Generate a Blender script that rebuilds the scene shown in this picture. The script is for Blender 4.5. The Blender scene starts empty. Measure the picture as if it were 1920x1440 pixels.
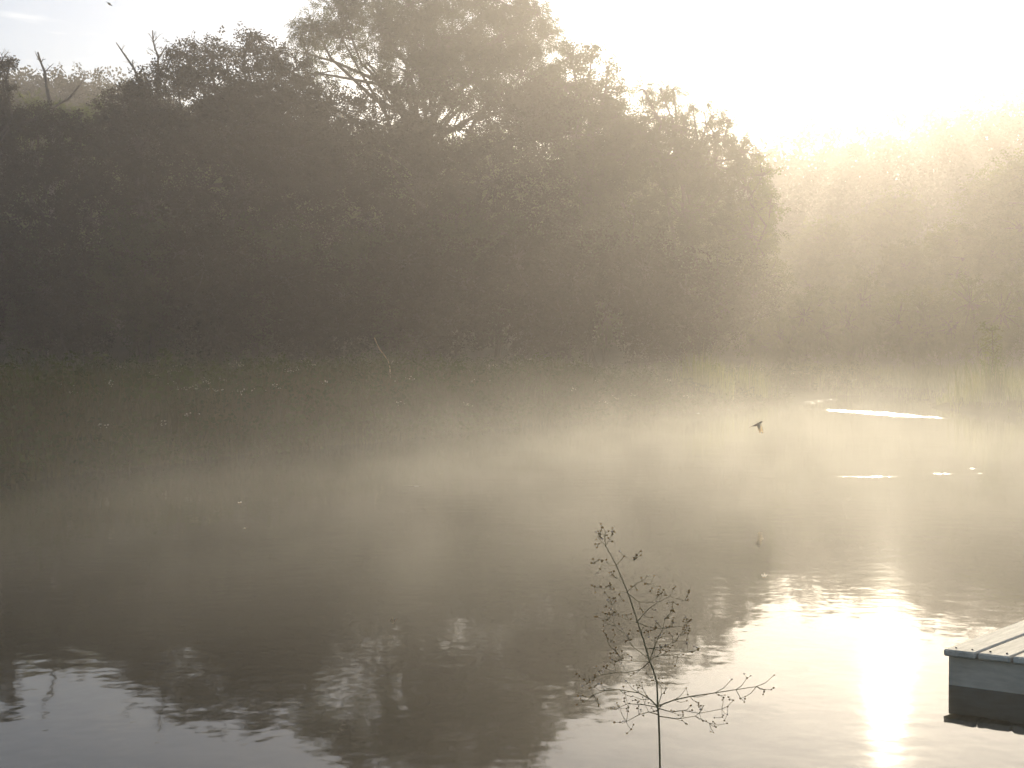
import bpy, bmesh, math, random
import numpy as np
from mathutils import Vector, Matrix
R = math.radians
random.seed(7); rng = np.random.default_rng(7)
sc = bpy.context.scene
C = sc.collection

# ------------------------------------------------------------------ camera
F = 2318.0; CAMH = 1.4; Y0 = 668.0            # focal length in px of a 1920 px wide frame, eye height, horizon row
cam_d = bpy.data.cameras.new('camera'); cam = bpy.data.objects.new('camera', cam_d); C.objects.link(cam)
cam_d.sensor_width = 36; cam_d.lens = 36*F/1920; cam_d.clip_start = 0.05; cam_d.clip_end = 3000
PITCH = math.atan((720-Y0)/F)
cam.location = (0, 0, CAMH); cam.rotation_euler = (math.pi/2-PITCH, 0, 0)
sc.camera = cam
# ------------------------------------------------------------------ sky and sun
SUN_EL, SUN_AZ = R(14.2), R(17.0)             # azimuth clockwise from +Y
sc.world = bpy.data.worlds.new('World'); sc.world.use_nodes = True
nt = sc.world.node_tree; nt.nodes.clear()
wo = nt.nodes.new('ShaderNodeOutputWorld'); bg = nt.nodes.new('ShaderNodeBackground')
sky = nt.nodes.new('ShaderNodeTexSky'); sky.sky_type = 'NISHITA'; sky.sun_disc = False
sky.sun_elevation = SUN_EL; sky.sun_rotation = SUN_AZ
sky.air_density = 1.0; sky.dust_density = 1.7; sky.ozone_density = 3.3; sky.altitude = 50
bg.inputs['Strength'].default_value = 0.071
tc = nt.nodes.new('ShaderNodeTexCoord'); mp = nt.nodes.new('ShaderNodeMapping')
mp.inputs['Scale'].default_value = (9, 9, 60); mp.inputs['Location'].default_value = (1.3, 0.2, 0.55)
cn = nt.nodes.new('ShaderNodeTexNoise'); cn.inputs['Scale'].default_value = 1.6; cn.inputs['Detail'].default_value = 4
cr = nt.nodes.new('ShaderNodeValToRGB'); cr.color_ramp.elements[0].position = 0.54; cr.color_ramp.elements[1].position = 0.72
cr.color_ramp.elements[1].color = (0.42, 0.42, 0.42, 1)
mx = nt.nodes.new('ShaderNodeMix'); mx.data_type = 'RGBA'; mx.inputs['B'].default_value = (11, 11, 10.5, 1)
L = nt.links.new
L(tc.outputs['Generated'], mp.inputs['Vector']); L(mp.outputs[0], cn.inputs['Vector']); L(cn.outputs['Fac'], cr.inputs['Fac'])
L(cr.outputs['Color'], mx.inputs['Factor']); L(sky.outputs[0], mx.inputs['A']); L(mx.outputs['Result'], bg.inputs['Color']); L(bg.outputs[0], wo.inputs['Surface'])
sd = bpy.data.lights.new('sun', 'SUN'); so = bpy.data.objects.new('sun', sd); C.objects.link(so)
sd.energy = 3.7; sd.angle = R(0.5); sd.color = (1.0, 0.875, 0.65)
sdir = Vector((math.sin(SUN_AZ)*math.cos(SUN_EL), math.cos(SUN_AZ)*math.cos(SUN_EL), math.sin(SUN_EL)))
so.rotation_euler = sdir.to_track_quat('Z', 'Y').to_euler(); so.location = sdir*300
sc.view_settings.view_transform = 'Standard'; sc.view_settings.look = 'None'
sc.view_settings.exposure = 1.15; sc.view_settings.gamma = 1.0
HAZE_DENSITY, HAZE_G = 0.0031, 0.58
MIST_DENSITY = 0.055
sc.render.engine = 'CYCLES'
cy = sc.cycles
cy.use_denoising = True
cy.max_bounces = 3; cy.diffuse_bounces = 1; cy.glossy_bounces = 1; cy.transmission_bounces = 1; cy.volume_bounces = 0
cy.transparent_max_bounces = 6; cy.caustics_reflective = False; cy.caustics_refractive = False
cy.sample_clamp_indirect = 4.0; cy.sample_clamp_direct = 40.0; cy.use_adaptive_sampling = True; cy.adaptive_threshold = 0.04
cy.volume_step_rate = 1.0; cy.volume_max_steps = 128

# ------------------------------------------------------------------ helpers
def at(px, py, D):
    """the point at depth D (metres along +Y) seen in direction (px, py)"""
    a, b = (px-960)/F, (720-py)/F
    d = Vector((a, math.cos(PITCH)+b*math.sin(PITCH), -math.sin(PITCH)+b*math.cos(PITCH)))
    return Vector((0, 0, CAMH)) + d*(D/d.y)

def mesh_np(name, V, Fc, mat, parent=None, smooth=False, mats=None, mat_idx=None):
    V = np.asarray(V, np.float32).reshape(-1, 3); Fc = np.asarray(Fc, np.int32)
    me = bpy.data.meshes.new(name); n = len(Fc); k = Fc.shape[1]
    me.vertices.add(len(V)); me.vertices.foreach_set('co', V.ravel())
    me.loops.add(n*k); me.loops.foreach_set('vertex_index', Fc.ravel())
    me.polygons.add(n); me.polygons.foreach_set('loop_start', np.arange(0, n*k, k, dtype=np.int32))
    if smooth: me.polygons.foreach_set('use_smooth', np.ones(n, bool))
    for m in (mats or [mat]): me.materials.append(m)
    if mat_idx is not None: me.polygons.foreach_set('material_index', np.asarray(mat_idx, np.int32))
    me.update(calc_edges=True)
    o = bpy.data.objects.new(name, me); C.objects.link(o)
    if parent is not None: o.parent = parent
    return o

class MB:
    """collects quads"""
    def __init__(s): s.v = []; s.f = []; s.m = []; s.n = 0
    def add(s, V, Fc, m=0):
        V = np.asarray(V, float).reshape(-1, 3); Fc = np.asarray(Fc, int)
        s.v.append(V); s.f.append(Fc+s.n); s.m.append(np.full(len(Fc), m)); s.n += len(V)
    def tube(s, pts, rad, k=6, m=0):
        pts = [Vector(p) for p in pts]; n = len(pts); V = []
        ref = Vector((0.31, 0.87, 0.2))
        for i, p in enumerate(pts):
            t = (pts[min(i+1, n-1)]-pts[max(i-1, 0)]).normalized()
            a = t.cross(ref)
            if a.length < 1e-4: a = t.cross(Vector((1, 0, 0)))
            a.normalize(); b = t.cross(a)
            for j in range(k):
                q = 2*math.pi*j/k
                V.append(p+(a*math.cos(q)+b*math.sin(q))*rad[i])
        Fc = [[i*k+j, i*k+(j+1) % k, (i+1)*k+(j+1) % k, (i+1)*k+j] for i in range(n-1) for j in range(k)]
        c0 = len(V); V += [pts[0], pts[-1]]
        Fc += [[c0, (j+1) % k, j, j] for j in range(0)]
        s.add(V, Fc, m)
        # caps
        e = (n-1)*k
        s.add([V[j] for j in range(k)]+[V[e+j] for j in range(k)]+[pts[0], pts[-1]],
              [[2*k, (j+2) % k, j+1, j] for j in range(0, k-1, 2)]+[[2*k+1, k+j, k+j+1, k+(j+2) % k] for j in range(0, k-1, 2)], m)
    def build(s, name, mats, parent=None, smooth=True):
        if not isinstance(mats, (list, tuple)): mats = [mats]
        return mesh_np(name, np.concatenate(s.v), np.concatenate(s.f), None, parent, smooth, mats, np.concatenate(s.m))

def tag(o, label=None, cat=None, group=None, kind=None):
    if label: o['label'] = label
    if cat: o['category'] = cat
    if group: o['group'] = group
    if kind: o['kind'] = kind
    return o
def empty(name, loc=(0, 0, 0), rz=0):
    o = bpy.data.objects.new(name, None); C.objects.link(o); o.location = loc; o.rotation_euler = (0, 0, rz); o.empty_display_size = .2
    return o
def copy_tree(o, parent=None):
    c = o.copy(); C.objects.link(c); c.parent = parent
    for ch in list(o.children): copy_tree(ch, c)
    return c
def wiggle(a, b, n, amt, sag=0.0):
    a, b = Vector(a), Vector(b); out = []; l = (b-a).length
    for i in range(n+1):
        t = i/n; p = a.lerp(b, t); w = math.sin(math.pi*t)
        if 0 < i < n: p += Vector((random.gauss(0, 1), random.gauss(0, 1), random.gauss(0, 1)))*amt*l*w
        p.z += sag*l*w
        out.append(p)
    return out

# ------------------------------------------------------------------ materials
def mat(name): 
    m = bpy.data.materials.new(name); m.use_nodes = True; m.node_tree.nodes.clear(); return m
def leaf_mat(name, c1, c2, scale=1.2, trans=0.45):
    m = mat(name); t = m.node_tree; N = t.nodes.new
    o = N('ShaderNodeOutputMaterial'); d = N('ShaderNodeBsdfDiffuse'); tr = N('ShaderNodeBsdfTranslucent'); mi = N('ShaderNodeMixShader')
    g = N('ShaderNodeNewGeometry'); n = N('ShaderNodeTexNoise'); n.inputs['Scale'].default_value = scale; n.inputs['Detail'].default_value = 3
    r = N('ShaderNodeValToRGB'); r.color_ramp.elements[0].position = .35; r.color_ramp.elements[1].position = .68
    r.color_ramp.elements[0].color = (*c1, 1); r.color_ramp.elements[1].color = (*c2, 1)
    hs = N('ShaderNodeHueSaturation'); hs.inputs['Saturation'].default_value = 1.15; hs.inputs['Value'].default_value = 1.5; hs.inputs['Hue'].default_value = .485
    l = t.links.new
    l(g.outputs['Position'], n.inputs['Vector']); l(n.outputs['Fac'], r.inputs['Fac']); l(r.outputs['Color'], d.inputs['Color'])
    l(r.outputs['Color'], hs.inputs['Color']); l(hs.outputs['Color'], tr.inputs['Color'])
    mi.inputs['Fac'].default_value = trans; l(d.outputs[0], mi.inputs[1]); l(tr.outputs[0], mi.inputs[2]); l(mi.outputs[0], o.inputs['Surface'])
    return m
def rough_mat(name, c1, c2, scale=6, rough=.85, bump=.3, stretch=(1, 1, 1), bd=.01):
    m = mat(name); t = m.node_tree; N = t.nodes.new
    o = N('ShaderNodeOutputMaterial'); p = N('ShaderNodeBsdfPrincipled'); tcn = N('ShaderNodeTexCoord'); mpn = N('ShaderNodeMapping'); mpn.inputs['Scale'].default_value = stretch
    n = N('ShaderNodeTexNoise'); n.inputs['Scale'].default_value = scale; n.inputs['Detail'].default_value = 6; n.inputs['Roughness'].default_value = .65
    r = N('ShaderNodeValToRGB'); r.color_ramp.elements[0].position = .3; r.color_ramp.elements[1].position = .7
    r.color_ramp.elements[0].color = (*c1, 1); r.color_ramp.elements[1].color = (*c2, 1)
    b = N('ShaderNodeBump'); b.inputs['Strength'].default_value = bump; b.inputs['Distance'].default_value = bd
    l = t.links.new
    l(tcn.outputs['Object'], mpn.inputs['Vector']); l(mpn.outputs[0], n.inputs['Vector']); l(n.outputs['Fac'], r.inputs['Fac'])
    l(r.outputs['Color'], p.inputs['Base Color']); l(n.outputs['Fac'], b.inputs['Height']); l(b.outputs[0], p.inputs['Normal'])
    p.inputs['Roughness'].default_value = rough; p.inputs['Specular IOR Level'].default_value = 0.0 if name == 'ground' else .25
    if name in ('plank', 'fascia'):
        oi = N('ShaderNodeObjectInfo'); hv = N('ShaderNodeHueSaturation'); mr = N('ShaderNodeMapRange'); mr.inputs[3].default_value = .72; mr.inputs[4].default_value = 1.12
        st = N('ShaderNodeTexNoise'); st.inputs['Scale'].default_value = 3.0; st.inputs['Detail'].default_value = 3; l(tcn.outputs['Object'], st.inputs['Vector'])
        rs = N('ShaderNodeMapRange'); l(st.outputs['Fac'], rs.inputs[0]); rs.inputs[1].default_value = .35; rs.inputs[2].default_value = .6; rs.inputs[3].default_value = .62; rs.inputs[4].default_value = 1
        mu = N('ShaderNodeMath'); mu.operation = 'MULTIPLY'; l(oi.outputs['Random'], mr.inputs[0]); l(mr.outputs[0], mu.inputs[0]); l(rs.outputs[0], mu.inputs[1])
        l(r.outputs['Color'], hv.inputs['Color']); l(mu.outputs[0], hv.inputs['Value']); l(hv.outputs['Color'], p.inputs['Base Color'])
    l(p.outputs[0], o.inputs['Surface']); return m
M = {}
M['leaf_dark'] = leaf_mat('leaf_dark', (.028, .027, .014), (.044, .042, .020), 1.2, .25)
M['leaf_ash'] = leaf_mat('leaf_ash', (.030, .048, .016), (.062, .085, .026), .9)
M['leaf_fresh'] = leaf_mat('leaf_fresh', (.050, .080, .020), (.100, .125, .032), .8, .5)
M['leaf_far'] = leaf_mat('leaf_far', (.024, .034, .016), (.040, .050, .022), .12, .18)
M['herb'] = leaf_mat('herb', (.044, .047, .018), (.090, .082, .034), .7, .4)
M['reed'] = leaf_mat('reed', (.065, .095, .022), (.130, .140, .038), 1.5, .5)
M['flower'] = rough_mat('flower', (.30, .27, .19), (.45, .41, .31), 8, .9, 0)
M['bark'] = rough_mat('bark', (.035, .028, .020), (.085, .070, .052), 9, .95, .6, (1, 1, .25), .03)
M['dead'] = rough_mat('dead_wood', (.10, .085, .070), (.20, .175, .145), 9, .9, .5, (1, 1, .3), .02)
M['straw'] = rough_mat('straw', (.42, .30, .16), (.62, .48, .28), 20, .7, .1)
M['ground'] = rough_mat('ground', (.030, .034, .014), (.075, .070, .034), .8, .95, .6, (1, 1, 1), .08)
M['plank'] = rough_mat('plank', (.46, .41, .32), (.72, .66, .55), 5, .75, .5, (1, 14, 14), .004)
M['fascia'] = rough_mat('fascia', (.52, .44, .33), (.70, .61, .48), 4, .85, .35, (14, 1, 14), .003)  # weathered wood made paler still, sun glare put into its colour
M['nail'] = rough_mat('nail', (.06, .045, .035), (.12, .085, .06), 60, .6, .1)
M['stem'] = rough_mat('stem', (.13, .11, .045), (.24, .19, .085), 40, .6, .1)
M['seed'] = leaf_mat('seed', (.26, .18, .07), (.46, .36, .16), 90, .5)
M['petal'] = leaf_mat('petal', (.65, .60, .55), (.78, .74, .70), 30, .5)
M['bird_dark'] = rough_mat('bird_dark', (.030, .026, .024), (.060, .050, .042), 60, .7, .1)
M['bird_pale'] = leaf_mat('bird_pale', (.70, .62, .46), (.80, .74, .58), 30, .65)
M['wing'] = leaf_mat('wing', (.62, .58, .50), (.78, .74, .66), 60, .6)

# ------------------------------------------------------------------ pond outline and terrain
SHORE = np.array([(-6.6, 1.0), (-7.2, 6), (-6.3, 11), (-5.7, 13.7), (-4.4, 16.5), (-2.2, 20.5), (0, 24.4), (2.75, 29), (5.6, 33.3), (8.2, 38.5), (10.6, 42.6),
                  (13.2, 43.4), (13.2, 38.5), (11.6, 34), (11.4, 31.6), (12.4, 29.3), (15, 24), (16.2, 15), (14, 7), (9.5, 2.4), (4, .9), (-2, .6)])
def shore_sd(X, Y):
    """signed distance to the pond outline, negative over water"""
    X = np.asarray(X, float); Y = np.asarray(Y, float); d = np.full(X.shape, 1e9); ins = np.zeros(X.shape, bool)
    n = len(SHORE)
    for i in range(n):
        (ax, ay), (bx, by) = SHORE[i], SHORE[(i+1) % n]
        ex, ey = bx-ax, by-ay; t = np.clip(((X-ax)*ex+(Y-ay)*ey)/(ex*ex+ey*ey), 0, 1)
        d = np.minimum(d, np.hypot(X-ax-t*ex, Y-ay-t*ey))
        c = (ay > Y) != (by > Y)
        with np.errstate(divide='ignore', invalid='ignore'):
            xi = (bx-ax)*(Y-ay)/(by-ay if by != ay else 1e-9)+ax
        ins ^= c & (X < xi)
    return np.where(ins, -d, d)
def sstep(a, b, x):
    t = np.clip((x-a)/(b-a), 0, 1); return t*t*(3-2*t)
def vnoise(x, y, s):
    return (np.sin(x*s*1.3+.7*np.sin(y*s*.9+1.1))+np.sin(y*s*1.7+.9*np.sin(x*s*1.1+2.3)))*.5
def ground_z(X, Y):
    X = np.asarray(X, float); Y = np.asarray(Y, float); d = shore_sd(X, Y)+.25*vnoise(X, Y, 1.7)
    z = np.where(d < 0, -.7*sstep(0, -1.6, d), .28*sstep(-.05, .9, d)+.012*np.clip(d, 0, 60))
    z = z+np.where(d > .5, .07*vnoise(X, Y, .9)*sstep(.5, 2, d), 0)
    # wooded hills closing the valley
    left = sstep(-8, -34, X)*(19.4-.05*np.abs(X+38))*sstep(74, 104, Y)
    right = sstep(5, 60, X)*4+16.5+sstep(38, 70, X)*4.5
    mid = sstep(-50, -15, X)*right
    prof = np.maximum(left*(1+.05*vnoise(X, Y, .11)), (mid+.9*vnoise(X+40, Y, .06))*sstep(86, 150, Y))
    z = z+prof
    return z
def gz(x, y): return float(ground_z(np.array([x]), np.array([y]))[0])
xs = np.unique(np.concatenate([np.arange(-210, -24, 6), np.arange(-24, 30, .45), np.arange(30, 211, 6)]))
ys = np.unique(np.concatenate([np.arange(-60, -4, 5), np.arange(-4, 56, .45), np.arange(56, 90, 2), np.arange(90, 261, 5)]))
GX, GY = np.meshgrid(xs, ys); GZ = ground_z(GX, GY)
nx, ny = len(xs), len(ys); idx = np.arange(nx*ny).reshape(ny, nx)
gf = np.stack([idx[:-1, :-1], idx[:-1, 1:], idx[1:, 1:], idx[1:, :-1]], -1).reshape(-1, 4)
tag(mesh_np('ground', np.stack([GX, GY, GZ], -1), gf, M['ground'], smooth=True), kind='structure')

# water
def water_mat():
    m = mat('pond_water'); t = m.node_tree; N = t.nodes.new; l = t.links.new
    o = N('ShaderNodeOutputMaterial'); p = N('ShaderNodeBsdfPrincipled')
    p.inputs['Base Color'].default_value = (.030, .026, .016, 1); p.inputs['Roughness'].default_value = .012; p.inputs['IOR'].default_value = 1.333
    g = N('ShaderNodeNewGeometry'); sx = N('ShaderNodeSeparateXYZ'); l(g.outputs['Position'], sx.inputs[0])
    def noise(s, det=2): 
        n = N('ShaderNodeTexNoise'); n.inputs['Scale'].default_value = s; n.inputs['Detail'].default_value = det; l(g.outputs['Position'], n.inputs['Vector']); return n.outputs['Fac']
    def op(k, a, b=None, c=None):
        n = N('ShaderNodeMath'); n.operation = k
        for i, v in enumerate((a, b, c)):
            if v is None: continue
            if isinstance(v, (int, float)): n.inputs[i].default_value = v
            else: l(v, n.inputs[i])
        return n.outputs[0]
    # breeze patches and rings, each an ellipse on the water: (x, y, half length, half width, angle)
    total = None
    for (x, y, a, b, ang, amp) in [(8.9, 30.4, 3.3, .8, -73, 1.25), (9.6, 38.6, 4.0, .5, 66, .72), (5.0, 31.2, 5.0, .30, 58, .85), (4.12, 14.38, .42, .10, 0, .9), (5.12, 14.72, .17, .11, 0, .9),
                              (5.62, 14.75, .14, .07, 0, .9), (5.75, 15.4, .05, .05, 0, .9), (-1.03, 13.3, .16, .07, 0, .8), (-.23, 17.5, .3, .06, 0, .6)]:
        ca, sa = math.cos(R(ang)), math.sin(R(ang))
        dx = op('SUBTRACT', sx.outputs['X'], x); dy = op('SUBTRACT', sx.outputs['Y'], y)
        u = op('MULTIPLY', op('ADD', op('MULTIPLY', dx, ca), op('MULTIPLY', dy, sa)), 1/a)
        v = op('MULTIPLY', op('SUBTRACT', op('MULTIPLY', dy, ca), op('MULTIPLY', dx, sa)), 1/b)
        q = op('ADD', op('MULTIPLY', u, u), op('MULTIPLY', v, v))
        e = op('MULTIPLY', op('MAXIMUM', op('SUBTRACT', 1.0, q), 0.0), amp)
        total = e if total is None else op('MAXIMUM', total, e)
    calm = op('ADD', op('MULTIPLY', noise(1.1), .0024), op('MULTIPLY', noise(4.5), .0017))
    calm = op('ADD', calm, op('MULTIPLY', noise(14, 1), .00022))
    brk = noise(2.2, 3)
    rip = op('MULTIPLY', op('MULTIPLY', noise(16, 2), op('MULTIPLY', total, .03)), op('MAXIMUM', op('MULTIPLY', op('SUBTRACT', brk, .38), 4.0), .0))
    h = op('ADD', calm, rip)
    an = N('ShaderNodeMapping'); an.inputs['Scale'].default_value = (4.5, .8, 1); l(g.outputs['Position'], an.inputs['Vector'])
    n2 = N('ShaderNodeTexNoise'); n2.inputs['Scale'].default_value = 1; n2.inputs['Detail'].default_value = 4; l(an.outputs[0], n2.inputs['Vector'])
    ruff = op('MINIMUM', op('MAXIMUM', op('MULTIPLY', op('SUBTRACT', total, op('SUBTRACT', op('MULTIPLY', n2.outputs['Fac'], 3.2), .9)), 1.6), .0), 1.0)
    l(op('MINIMUM', op('ADD', .036, op('MULTIPLY', ruff, .30)), .36), p.inputs['Roughness'])
    b = N('ShaderNodeBump'); b.inputs['Strength'].default_value = 1; b.inputs['Distance'].default_value = 1.0
    l(h, b.inputs['Height']); l(b.outputs[0], p.inputs['Normal']); l(p.outputs[0], o.inputs['Surface']); return m
wv = [(-14, -1, 0), (24, -1, 0), (24, 48, 0), (-14, 48, 0)]
tag(mesh_np('water', wv, [[0, 1, 2, 3]], water_mat()), kind='structure')

# ------------------------------------------------------------------ foliage
def rhomb(cx, cy, ang, ln, wd, z=0, fold=.0):
    c, s = math.cos(ang), math.sin(ang); d = np.array((c, s)); n = np.array((-s, c)); p = np.array((cx, cy))
    pts = [p, p+d*ln*.45+n*wd*.5, p+d*ln, p+d*ln*.45-n*wd*.5]
    return np.array([(q[0], q[1], z+(-.25*ln if i == 2 else 0)) for i, q in enumerate(pts)])
def spray_pinnate():
    V = []
    for i, y in enumerate((.10, .20, .30)):
        for s in (-1, 1): V.append(rhomb(s*.005, y, math.pi/2-s*1.05, .155, .062, -.02*i))
    V.append(rhomb(0, .36, math.pi/2, .16, .066, -.06)); return np.concatenate(V)
def spray_round():
    V = []; r = random.Random(3)
    for i in range(6):
        a = i*1.05+r.uniform(-.3, .3); V.append(rhomb(.05*math.cos(a), .13+.05*math.sin(a), a, r.uniform(.10, .15), r.uniform(.075, .10), r.uniform(-.05, .05)))
    return np.concatenate(V)
def spray_narrow():
    V = []; r = random.Random(5)
    for i in range(6): V.append(rhomb(0, .05*i, math.pi/2+(-1)**i*r.uniform(.3, .8), r.uniform(.15, .2), .04, -.015*i))
    return np.concatenate(V)
SPRAY = {'pinnate': spray_pinnate(), 'round': spray_round(), 'narrow': spray_narrow()}
def sprays(P, out, tmpl, size, droop=.35, r=rng):
    """one spray of leaflets at each point P, heading outward and drooping"""
    T = SPRAY[tmpl]; n = len(P); K = len(T)
    d = out+r.normal(0, .75, (n, 3)); d[:, 2] -= droop; d /= np.linalg.norm(d, axis=1, keepdims=True)+1e-9
    up = np.tile((0, 0, 1.0), (n, 1))+r.normal(0, .5, (n, 3))
    s = np.cross(d, up); s /= np.linalg.norm(s, axis=1, keepdims=True)+1e-9
    nn = np.cross(s, d); sz = size*r.uniform(.7, 1.3, n)[:, None, None]
    V = P[:, None, :]+sz*(T[None, :, 0:1]*s[:, None, :]+T[None, :, 1:2]*d[:, None, :]+T[None, :, 2:3]*nn[:, None, :])
    Fc = np.arange(n*K).reshape(-1, 4); return V.reshape(-1, 3), Fc
def lobe_points(c, rad, clusters, per, spread, r=rng, hollow=.35):
    """points in twig clusters through an ellipsoid, denser to the outside"""
    c = np.array(c); rad = np.array(rad)
    u = r.normal(0, 1, (clusters, 3)); u /= np.linalg.norm(u, axis=1, keepdims=True)
    rr = r.uniform(hollow, 1.0, clusters)**.6
    rr *= 1+.16*np.sin(u[:, 0]*5+c[0])*np.cos(u[:, 2]*6+c[2])
    cc = c+u*rr[:, None]*rad
    k = r.integers(max(2, per//2), per*3//2+1, clusters)
    ii = np.repeat(np.arange(clusters), k)
    P = cc[ii]+r.normal(0, spread, (len(ii), 3))*np.array((1, 1, .6))
    o = u[ii]*.8+r.normal(0, .2, (len(ii), 3)); return P, o, cc
def make_tree(name, base, lobes, leaf, tmpl, size, label, cat='tree', group=None, clusters=60, per=9, spread=.30, trunk_r=.28, bark='bark', stems=1, droop=.35, local=None):
    """lobes: (centre, (rx, ry, rz), density) in world space; returns an Empty at the base with trunk and crown"""
    base = Vector(base); e = empty(name, base); tag(e, label, cat, group)
    V, Fc, n = [], [], 0; tb = MB()
    cen = sum((Vector(l[0]) for l in lobes), Vector())/len(lobes); zmin = min(l[0][2]-l[1][2] for l in lobes)
    fork = Vector((base.x*.55+cen.x*.45, base.y*.7+cen.y*.3, base.z+max(.4, (cen.z-base.z)*.45)))
    low = base-Vector((0, 0, .3))
    for s in range(stems):
        off = Vector((random.uniform(-1, 1), random.uniform(-.5, .5), 0))*(.5*(stems > 1))
        pts = wiggle(low+off*.5-base, fork+off*2-base, 5, .025)
        tb.tube(pts, [trunk_r*(1.25 if i == 0 else 1)*(1-.11*i) for i in range(6)], 8)
        top = cen+Vector((off.x*3, 0, .5*(max(l[0][2] for l in lobes)-cen.z)))
        tb.tube(wiggle(fork+off*2-base, top-base, 5, .05), [trunk_r*.5*(1-.17*i) for i in range(6)], 7)
    for (c, rad, dens) in lobes:
        c = Vector(c); t = random.uniform(.2, .8)
        st = fork.lerp(cen, t) if c.z > fork.z else low.lerp(fork, random.uniform(.5, .95))
        tb.tube(wiggle(st-base, c-base, 4, .06), [trunk_r*.32*(1-.18*i)+.012 for i in range(5)], 6)
        vol = (rad[0]*rad[1]*rad[2])**(1/3)
        P, o, cc = lobe_points(c, rad, max(8, int(clusters*dens*vol**1.7)), per, spread)
        for q in cc[::max(1, len(cc)//22)]:
            tb.tube(wiggle(c-base, Vector(q)-base, 2, .05), [.035, .022, .012], 4)
        v, f = sprays(P, o, tmpl, size, droop); V.append(v-np.array(base)); Fc.append(f+n); n += len(v)
    tb.build('trunk', M[bark], e)
    mesh_np('crown', np.concatenate(V), np.concatenate(Fc), M[leaf], e)
    return e
def px_lobes(D, rows, dy=.8):
    """rows: (px, py, radius px horizontally, radius px vertically, density, depth offset m)"""
    out = []
    for (px, py, rx, ry, dens, od) in rows:
        d = D+od; out.append((tuple(at(px, py, d)), (rx*d/F, rx*d/F*dy, ry*d/F), dens))
    return out
def pbase(px, D):
    x = at(px, 700, D).x; return (x, D, gz(x, D))

# --- front rank of the wood, each tree with its own outline
make_tree('ash_tree', pbase(800, 68), px_lobes(68, [
    (592, 52, 40, 26, .95, 0), (572, 100, 34, 24, .65, 1), (640, 18, 48, 30, 1.1, 0), (700, -10, 60, 40, .9, 1), (640, 70, 50, 32, .85, 0), (770, 6, 60, 44, 1, -1), (850, -20, 70, 50, 1, 1),
    (930, 0, 66, 44, .9, 0), (1000, 22, 44, 36, .8, 0), (1020, 70, 34, 26, .75, 1), (720, 62, 46, 34, .9, 0), (820, 70, 80, 50, 1.1, -1), (930, 75, 80, 50, 1.1, -1), (600, 138, 50, 20, .45, 1),
    (690, 120, 36, 26, .40, 0), (770, 140, 70, 50, 1.2, -1), (880, 150, 90, 50, 1.2, -2), (980, 140, 60, 50, 1.3, -1), (1010, 175, 50, 40, 1.2, 0), (850, 110, 90, 50, 1.2, 1), (950, 60, 70, 50, 1.0, 1), (760, 60, 60, 50, .9, 1)], .7), 'leaf_ash', 'pinnate', 1.0,
    'tall ash with open feathery crown, highest tree of the wood beyond the pond', clusters=42, per=11, spread=.26, trunk_r=.42, stems=2)
make_tree('sycamore_tree', pbase(800, 64), px_lobes(64, [
    (700, 230, 110, 60, 1, 0), (850, 240, 120, 70, 1, 0), (990, 230, 90, 70, 1, 0), (640, 310, 100, 80, 1, 1), (780, 340, 120, 90, 1, -1), (930, 340, 120, 90, 1, -1), (700, 430, 110, 80, .9, 0),
    (860, 450, 120, 80, .9, 0), (1000, 440, 80, 80, .9, 0), (620, 200, 60, 45, 1, 0), (1010, 212, 80, 50, 1.4, 2), (600, 300, 90, 60, 1.4, 2)], .6), 'leaf_dark', 'round', 1.15,
    'broad dark sycamore filling the gap beneath the tall ash', clusters=34, per=10, spread=.34, trunk_r=.4)
make_tree('oak_tree', pbase(440, 62), px_lobes(62, [
    (345, 102, 34, 26, .95, 0), (398, 106, 42, 30, 1, 0), (462, 92, 42, 30, 1, 0), (512, 108, 38, 30, .85, 1), (545, 135, 40, 26, .75, 1), (330, 150, 40, 30, 1, 0), (400, 165, 70, 40, 1, -1),
    (480, 165, 70, 40, 1, -1), (560, 190, 60, 40, 1.2, 0), (545, 235, 70, 50, 1.2, 1), (440, 250, 120, 70, 1, -1), (340, 260, 90, 70, 1, 0), (540, 280, 90, 70, 1, 0), (560, 300, 80, 60, 1.6, 2), (430, 228, 90, 50, 1.4, 2), (490, 190, 70, 40, 1.2, 2), (440, 370, 110, 80, .9, 0), (330, 380, 80, 80, .9, 0), (540, 400, 90, 80, .9, 0)], .7),
    'leaf_dark', 'round', 1.05, 'dark dense oak with rounded lumpy top beside the tall ash', clusters=40, per=11, spread=.28, trunk_r=.4)
make_tree('field_maple', pbase(270, 60), px_lobes(60, [
    (300, 138, 24, 18, .9, 0), (270, 160, 34, 22, 1, 0), (230, 186, 34, 24, 1, 0), (290, 190, 50, 34, 1, -1), (215, 230, 44, 34, 1, 0), (270, 270, 80, 60, 1, -1), (210, 320, 70, 70, 1, 0), (280, 390, 80, 80, .9, 0)], .7),
    'leaf_dark', 'round', 1.0, 'low rounded maple with bare dead tops rising out of it', clusters=42, per=11, spread=.26, trunk_r=.3)
make_tree('hawthorn_tree', pbase(90, 58), px_lobes(58, [
    (60, 226, 44, 26, 1, 0), (115, 232, 40, 24, 1, 0), (10, 220, 44, 30, 1, 0), (160, 236, 30, 24, .9, 1), (60, 290, 90, 60, 1, 0), (150, 300, 70, 60, 1, 0), (-30, 300, 80, 80, 1, 0), (60, 400, 110, 80, .9, 0), (170, 410, 80, 80, .9, 0)], .7),
    'leaf_dark', 'round', .95, 'low hawthorn below the forked dead snag, in front of the far hill', clusters=40, per=11, spread=.26, trunk_r=.22, stems=2)
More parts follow.
